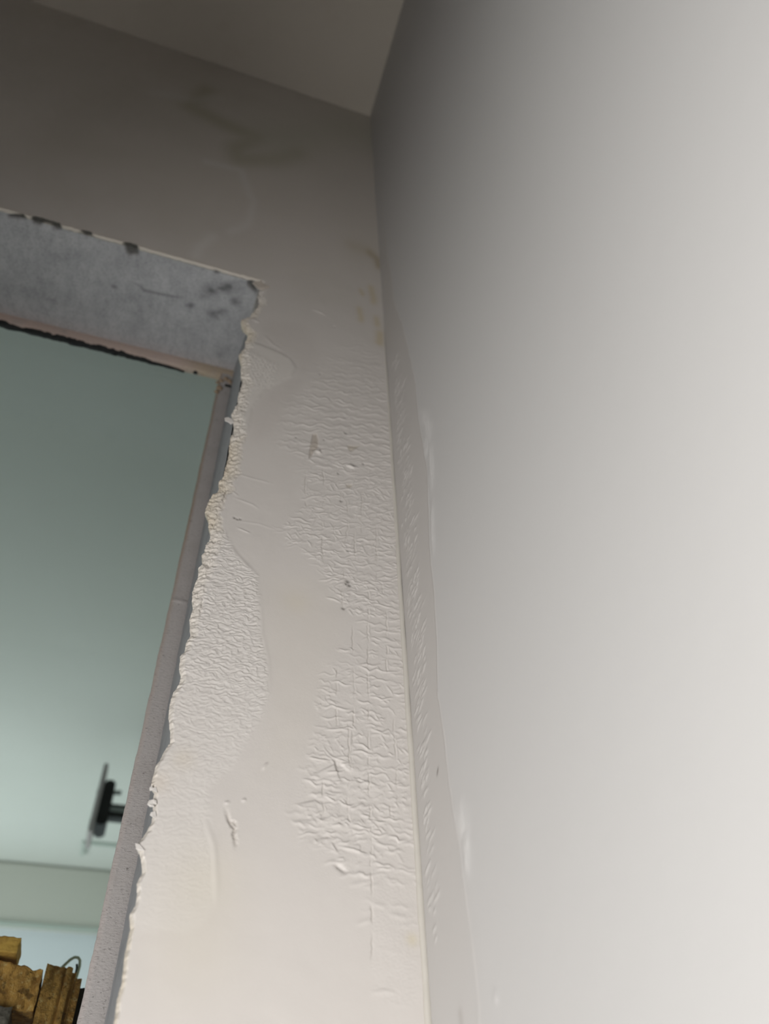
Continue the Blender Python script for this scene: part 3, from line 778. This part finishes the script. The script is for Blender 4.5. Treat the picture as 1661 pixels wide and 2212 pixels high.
# ---- ceiling, floor and the walls out of view
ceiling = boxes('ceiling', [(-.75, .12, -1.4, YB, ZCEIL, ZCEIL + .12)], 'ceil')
tag(ceiling, 'dim cream ceiling slab above the peeling wall', 'ceiling', 'structure')
floor = boxes('floor', [(-2.4, .6, -1.4, 4.0, -.1, 0)], 'floor')
tag(floor, 'dark tiled floor below the picture', 'floor', 'structure')
W = WIN
wall_left = boxes('wall_left', [(W['x'] - .12, W['x'], -1.3, W['y0'], 0, ZCEIL), (W['x'] - .12, W['x'], W['y1'], PT, 0, ZCEIL), (W['x'] - .12, W['x'], W['y0'], W['y1'], 0, W['z0']), (W['x'] - .12, W['x'], W['y0'], W['y1'], W['z1'], ZCEIL)], 'plain')
tag(wall_left, 'plain painted wall with a low window, out of view', 'wall', 'structure')
wall_front = boxes('wall_front', [(-.75, .12, -1.4, -1.3, 0, ZCEIL)], 'plain')
tag(wall_front, 'plain painted wall behind the viewpoint', 'wall', 'structure')

# ---- window frame in the opening
XF0, XF1 = CAM[0] - .0083 * D, CAM[0] + .0280 * D
ZF = CAM[2] + 1.92 * D
win = thing('window_1', (XF1, YF, .80), 'narrow grey window frame with cracked paint around a green-tinted pane', 'window', 'structure')


def local(o, parent):
    o.parent = parent; o.matrix_parent_inverse = Matrix.Translation(-Vector(parent.location)); return o


def member(name, P, C, flip=False):
    o = link(name, grids_mesh(name, [(P, C, flip)]), 'frame', None, True); return local(o, win)


# jamb: a swept front face with rounded arrises
zj = np.linspace(.80, ZF + .004, 900)
prof = [(XF0, .0085), (XF0, .0012), (XF0 + .0006, .0002), (XF0 + .0035, 0), (XF0 + .0070, .0001), (XF1 - .0012, .0002), (XF1 - .0002, .0006), (XF1 + .0020, .0010)]
Pj = np.array([[(a, YF + b, z) for a, b in prof] for z in zj])
wob = fbm(zj / .03, zj * 0 + 3, 4, 4) - .5; wob2 = fbm(zj / .006, zj * 0 + 8, 7, 3) - .5
Pj[:, :4, 0] += (.0012 * wob + .0007 * wob2)[:, None]; Pj[:, 5:, 0] += (.0008 * wob - .0005 * wob2)[:, None]
Cj = np.ones(Pj.shape) * np.array([.445, .418, .405])
brown = np.clip((zj - 1.60) / .25, 0, 1)
Cj[:, :3] = Cj[:, :3] * (1 - .75 * brown[:, None, None]) + np.array([.27, .19, .12]) * .75 * brown[:, None, None]
Cj[:, :3] = Cj[:, :3] * (1 - .3 * (1 - brown)[:, None, None]) + np.array([.42, .34, .31]) * .3 * (1 - brown)[:, None, None]
ridge = np.exp(-((zj - 1.7735) / .0012) ** 2); Pj[:, 2:6, 1] -= (.0009 * ridge)[:, None]
member('jamb_member', Pj, Cj)
# head
xj = np.linspace(XL, XF1, 500)
prof = [(ZS + .001, .0), (ZS - .002, .0), (ZF + .0008, .0002), (ZF, .0010), (ZF, .0070), (ZF + .004, .0085)]
Pd = np.array([[(x, YF + b, z) for z, b in prof] for x in xj])
wob = fbm(xj / .02, xj * 0 + 5, 9, 4) - .5
Pd[:, 2:, 2] += (.0016 * wob)[:, None]
Cd = np.ones(Pd.shape) * np.array([.50, .40, .35])
tan_ = np.clip((xj - (CAM[0] - .14 * D)) / .03, 0, 1)[:, None, None]; Cd = Cd * (1 - tan_ * .6) + np.array([.40, .33, .22]) * tan_ * .6
member('head_member', Pd, Cd)
# black sealant under the head, broken off towards the corner
xs = np.linspace(XL, CAM[0] - .108 * D, 420)
w_ = .0074 * np.clip(.95 + .8 * (fbm(xs / .02, xs * 0 + 2, 5, 4) - .5) + .25 * (fbm(xs / .004, xs * 0 + 7, 8, 2) - .5), .35, 1.1) * np.interp(xs, [XL, CAM[0] - .30 * D, CAM[0] - .2 * D, CAM[0] - .108 * D], [1, 1, .62, .25])
dz = .0034 * np.clip(fbm(xs / .012, xs * 0 + 1, 3, 4) * 1.6 - .3, .1, 1) * np.interp(xs, [XL, CAM[0] - .30 * D, CAM[0] - .108 * D], [1, 1, .3])
zz = ZF + .0016 * np.interp(xs, xj, wob)
Pk = np.stack([np.stack([xs, YF + .0074 - w_ * 1.0, zz + .0006], -1), np.stack([xs, YF + .0072 - w_ * .9, zz - .0004 - dz], -1), np.stack([xs, YF + .0074 - w_ * .2, zz - .0008 - dz], -1), np.stack([xs, 0 * xs + YF + .0074, zz + .0006], -1)], 1)
o = link('black_sealant', grids_mesh('black_sealant', [(Pk, None, False)]), 'black', None, True); local(o, win); o['label'] = 'ragged black sealant strip'
xs = np.linspace(CAM[0] - .085 * D, CAM[0] - .07 * D, 14); b_w = .003 * np.sin(np.linspace(0, math.pi, 14))
Pk = np.stack([np.stack([xs, YF + .005 - b_w, 0 * xs + ZF - .0002], -1), np.stack([xs, 0 * xs + YF + .005, 0 * xs + ZF - .0012], -1), np.stack([xs, YF + .005 + b_w * .6, 0 * xs + ZF - .0002], -1)], 1)
o = link('black_sealant', grids_mesh('black_sealant', [(Pk, None, False)]), 'black', None, True); local(o, win)
# brown sealant lumps where head meets jamb
lump = bmesh.new()
for (px_, py_, r, c) in ((474, 838, .0028, 0), (468, 846, .0022, 0), (478, 822, .0020, 1), (488, 818, .0024, 1), (496, 823, .0022, 1), (500, 828, .0016, 1), (470, 826, .0018, 0)):
    d = ray(float(px_), float(py_)); p = CAM + d * (D + YF - .0005) / d[1]
    ret = bmesh.ops.create_icosphere(lump, subdivisions=3, radius=r)
    for v in ret['verts']:
        k = 1 + .5 * (float(fbm(np.array([v.co.x / .0014 + px_]), np.array([v.co.z / .0014 + v.co.y * 300]), 3, 3)[0]) - .5)
        v.co = Vector((p[0] + v.co.x * k * 1.1, p[1] + v.co.y * k * .6, p[2] + v.co.z * k * 1.3))
me = bpy.data.meshes.new('sealant_lumps'); lump.to_mesh(me); lump.free()
at = me.attributes.new('tint', 'FLOAT_COLOR', 'POINT'); at.data.foreach_set('color', np.tile(np.array([.36, .27, .19, 1], np.float32), len(me.vertices)))
o = link('sealant_lumps', me, 'sealant', None, True); local(o, win); o['label'] = 'brown lumps of old sealant'
# black block standing in for the shade of a gap at the very corner
d = ray(492., 832.); p = CAM + d * (D + YF - .001) / d[1]
o = boxes('gap_shade_block', [(p[0] - .0030, p[0] + .0034, YF - .0012, YF + .004, p[2] - .0014, p[2] + .0012)], 'black', None, .0005); local(o, win)
# pane
o = boxes('pane', [(XL, XF1 - .004, YF + .0086, YF + .0126, .80, ZF + .006)], 'glass'); local(o, win); o['label'] = 'green-tinted glass pane'
wb = boxes('bottom_member', [(XL, XF1, YF, YF + .0085, .80, .813)], 'stone'); local(wb, win)
wb = boxes('far_member', [(XL, XL + .013, YF, YF + .0085, .80, ZS)], 'stone'); local(wb, win)

# ================================================================== THE NEXT ROOM
def far(rx, rz, yd):                                # direction ratios at distance yd beyond the camera
    return np.array([CAM[0] + rx * yd, CAM[1] + yd, CAM[2] + rz * yd])


ZN = CAM[2] + 1.30
YBM = CAM[1] + 3.31
XN0, XN1 = -1.25, -.095
c2 = boxes('ceiling_next', [(XN0 - .1, XN1 + .1, YB, YBM + .6, ZN, ZN + .1)], 'green'); tag(c2, 'pale green ceiling seen through the window', 'ceiling', 'structure')
wn = boxes('wall_next_right', [(XN1, XN1 + .1, YB, YBM + .6, 0, ZN)], 'green'); tag(wn, 'pale green side wall hidden behind the window jamb', 'wall', 'structure')
bmn = boxes('trim_beam', [(XN0, XN1, YBM, YBM + .12, CAM[2] + .3225 * 3.31, ZN)], 'beam', None, .01); tag(bmn, 'grey-green ceiling beam crossing beyond the window', 'beam', 'structure')
tl = boxes('trim_strip', [(XN0, XN1, YBM - .012, YBM, CAM[2] + .3225 * 3.31, CAM[2] + .3225 * 3.31 + .014)], 'trunk', None, .002); tag(tl, 'thin grey-green strip along the lower edge of the beam', 'trim', 'structure')
fw = boxes('wall_far', [(XN0, XN1, YBM + .02, YBM + .12, 0, CAM[2] + .3225 * 3.31)], 'blue'); tag(fw, 'pale blue far wall below the ceiling beam', 'wall', 'structure')
W = WIN2
wl = boxes('wall_next_left', [(W['x'] - .1, W['x'], YB, W['y0'], 0, ZN), (W['x'] - .1, W['x'], W['y1'], YBM + .6, 0, ZN), (W['x'] - .1, W['x'], W['y0'], W['y1'], 0, W['z0']), (W['x'] - .1, W['x'], W['y0'], W['y1'], W['z1'], ZN)], 'green')
tag(wl, 'pale green wall of the next room with a daylight window, out of view', 'wall', 'structure')
wq = boxes('wall_next_near', [(XN0 - .1, XL - .16, PT, YB, 0, ZN)], 'plain'); tag(wq, 'plain wall beside the next room, out of view', 'wall', 'structure')

# ---- panel on a wall bracket, seen edge-on
YD = 2.30
c = far(-.0372, .47, YD)
pn = thing('wall_mounted_panel', (XN1, c[1], CAM[2] + .455 * YD), 'thin grey panel seen edge-on with a black back box and bracket arms', 'panel')
def zr_(r): return CAM[2] + r * YD
def xr_(r): return CAM[0] + r * YD
y0, y1 = c[1] - .06, c[1] + .06
P_ = lambda n, bl, m, bv=.002: local(boxes(n, bl, m, None, bv), pn)
P_('panel', [(xr_(-.0372) - .013, xr_(-.0372), y0, y1, zr_(.4254), zr_(.5139))], 'plastic_grey')
P_('back_box', [(xr_(-.0372), xr_(-.0372) + .032, y0 + .01, y1 - .01, zr_(.4375), zr_(.4955))], 'plastic_black', .006)
P_('arm', [(xr_(-.0290), XN1, c[1] - .012, c[1] + .012, zr_(.4685), zr_(.4685) + .008)], 'plastic_black')
P_('arm', [(xr_(-.0290), XN1, c[1] - .02, c[1] + .02, zr_(.4535), zr_(.4535) + .016)], 'plastic_black')
P_('arm_cover', [(xr_(-.0250), XN1, c[1] - .01, c[1] + .01, zr_(.4535) + .016, zr_(.4685))], 'metal')
P_('wall_plate', [(XN1 - .012, XN1, c[1] - .05, c[1] + .05, zr_(.440), zr_(.480))], 'plastic_black')
o = link('bolt', tube_mesh('bolt', [(xr_(-.0445), c[1], zr_(.4865)), (xr_(-.0145), c[1], zr_(.4895))], .007), 'metal', None, True); local(o, pn)
o = link('knob', tube_mesh('knob', [(xr_(-.0440), c[1], zr_(.4455)), (xr_(-.0400), c[1], zr_(.4455))], .016, 16), 'metal', None, True); local(o, pn)

# ---- conduit on the far ceiling
ya = CAM[1] + 1.30 / .4240; yb = CAM[1] + 1.30 / .4090; xa = CAM[0] - .0467 * 3.07
cu = boxes('surface_conduit', [(xa, XN1, ya - .006, ya + .006, ZN - .012, ZN), (xa, xa + .012, ya + .006, yb, ZN - .012, ZN)], 'trunk')
tag(cu, 'pale thin conduit bent across the green ceiling below the panel', 'conduit')

# ---- broken timber behind the pane
YT = .62


def rough_block(name, x0, x1, y0, y1, z0, z1, m, amp, seed, slope=0.0, n=18, fis=(), top=0.0):
    bm = bmesh.new(); bmesh.ops.create_cube(bm, size=1)
    bmesh.ops.subdivide_edges(bm, edges=bm.edges[:], cuts=n, use_grid_fill=True)
    P = np.array([v.co[:] for v in bm.verts]) + .5
    Zt = np.where(P[:, 2] > .001, z1 - (z1 - z0) * (1 - P[:, 2]) ** 1.0, z0)
    X_ = x0 + (x1 - x0) * P[:, 0]; Y_ = y0 + (y1 - y0) * P[:, 1]
    Z_ = Zt + slope * (X_ - x0) * P[:, 2]
    a = fbm(X_ / .008 + seed, Z_ / .012, seed, 4) - .5; b = fbm(X_ / .010 + 4, Z_ / .014 + seed, seed + 3, 4) - .5; c_ = fbm(X_ / .006 + 9, Y_ / .01 + seed, seed + 5, 3) - .5
    mid = np.clip(1 - 0 * P[:, 2], 0, 1)
    X_ = X_ + amp * a * mid; Y_ = Y_ + amp * 1.3 * b * (P[:, 1] < .5); Z_ = Z_ + amp * 1.2 * c_ * (P[:, 2] > .9) - top * np.abs(P[:, 0] - .5) ** 2 * (P[:, 2] > .9)
    for (fx, w, dp) in fis:
        fxx = fx + .05 * (fbm(Z_ / .02, Z_ * 0 + seed, seed + 1, 3) - .5) * 2
        Y_ = Y_ + dp * np.exp(-((P[:, 0] - fxx) / w) ** 2) * (P[:, 1] < .3)
    for v, q in zip(bm.verts, np.stack([X_, Y_, Z_], -1)): v.co = q
    me = bpy.data.meshes.new(name); bm.to_mesh(me); bm.free()
    return link(name, me, m, None, True)


def tx(r): return CAM[0] + r * YT
def tz(r): return CAM[2] + r * YT
yt = CAM[1] + YT
st = rough_block('concrete_block', tx(-.150), tx(-.074), yt - .006, yt + .05, 0, tz(.2440), 'stone', .004, 2)
tag(st, 'grey-brown rough block under the broken timber, bottom left corner', 'block')
ta = rough_block('timber_chunk', tx(-.150), tx(-.0525), yt, yt + .045, tz(.2440), tz(.2955), 'timber', .0035, 3, slope=-.14, n=26, fis=((.93, .03, .004),))
tag(ta, 'wide cracked brown timber chunk on the grey block', 'timber')
tb = thing('split_timber_post', (tx(-.03), yt + .02, 0), 'split brown timber post standing against the window jamb', 'timber')
for nm, a, b, t, s, f in (('post_body', -.0500, -.0240, .2895, 5, ((.75, .05, .003),)), ('splinter', -.0245, -.0180, .2850, 6, ()), ('splinter', -.0185, -.0120, .2805, 8, ()), ('gap_shade_strip', -.0120, .004, .2745, 9, ())):
    o = rough_block(nm, tx(a), tx(b), yt + .002 + {'splinter': .005, 'gap_shade_strip': .016}.get(nm, 0), yt + .04, 0, tz(t), 'gap_dark' if nm == 'gap_shade_strip' else 'timber', .0026, s, slope=-.12, n=22, fis=f); local(o, tb)  # last piece: dark strip added for the black gap between splinters and frame
oc = rough_block('timber_offcut', tx(-.150), tx(-.0835), yt - .006, yt + .03, tz(.2945), tz(.3105), 'timber_light', .0022, 7, n=14, top=.004)
tag(oc, 'ochre timber offcut lying on top of the wide brown chunk', 'timber')
# ---- wire loop behind the timber
YWR = .70
def wx(r): return CAM[0] + r * YWR
def wz(r): return CAM[2] + r * YWR
yw = CAM[1] + YWR
pts = [(wx(-.050), yw, 0), (wx(-.050), yw, wz(.255)), (wx(-.043), yw, wz(.2765)), (wx(-.0345), yw, wz(.2860)), (wx(-.0285), yw, wz(.2935)), (wx(-.0245), yw, wz(.2963)), (wx(-.0205), yw, wz(.2962)), (wx(-.0180), yw, wz(.2935)), (wx(-.0170), yw, wz(.288)), (wx(-.0175), yw, wz(.280)), (wx(-.020), yw, wz(.25)), (wx(-.020), yw, 0)]
lp = thing('wire_loop', (wx(-.035), yw, 0), 'thin pale green wire looping up behind the timber post', 'wire')
o = link('wire', tube_mesh('wire', pts, .0011, 8), 'wire', None, True); local(o, lp)
o = link('wire_tip', tube_mesh('wire_tip', [(wx(-.0205), yw + .002, wz(.2905)), (wx(-.0195), yw + .002, wz(.287)), (wx(-.019), yw + .002, wz(.27)), (wx(-.019), yw + .001, 0)], .0009, 8), 'plastic_black', None, True); local(o, lp); o['label'] = 'dark inner wire'
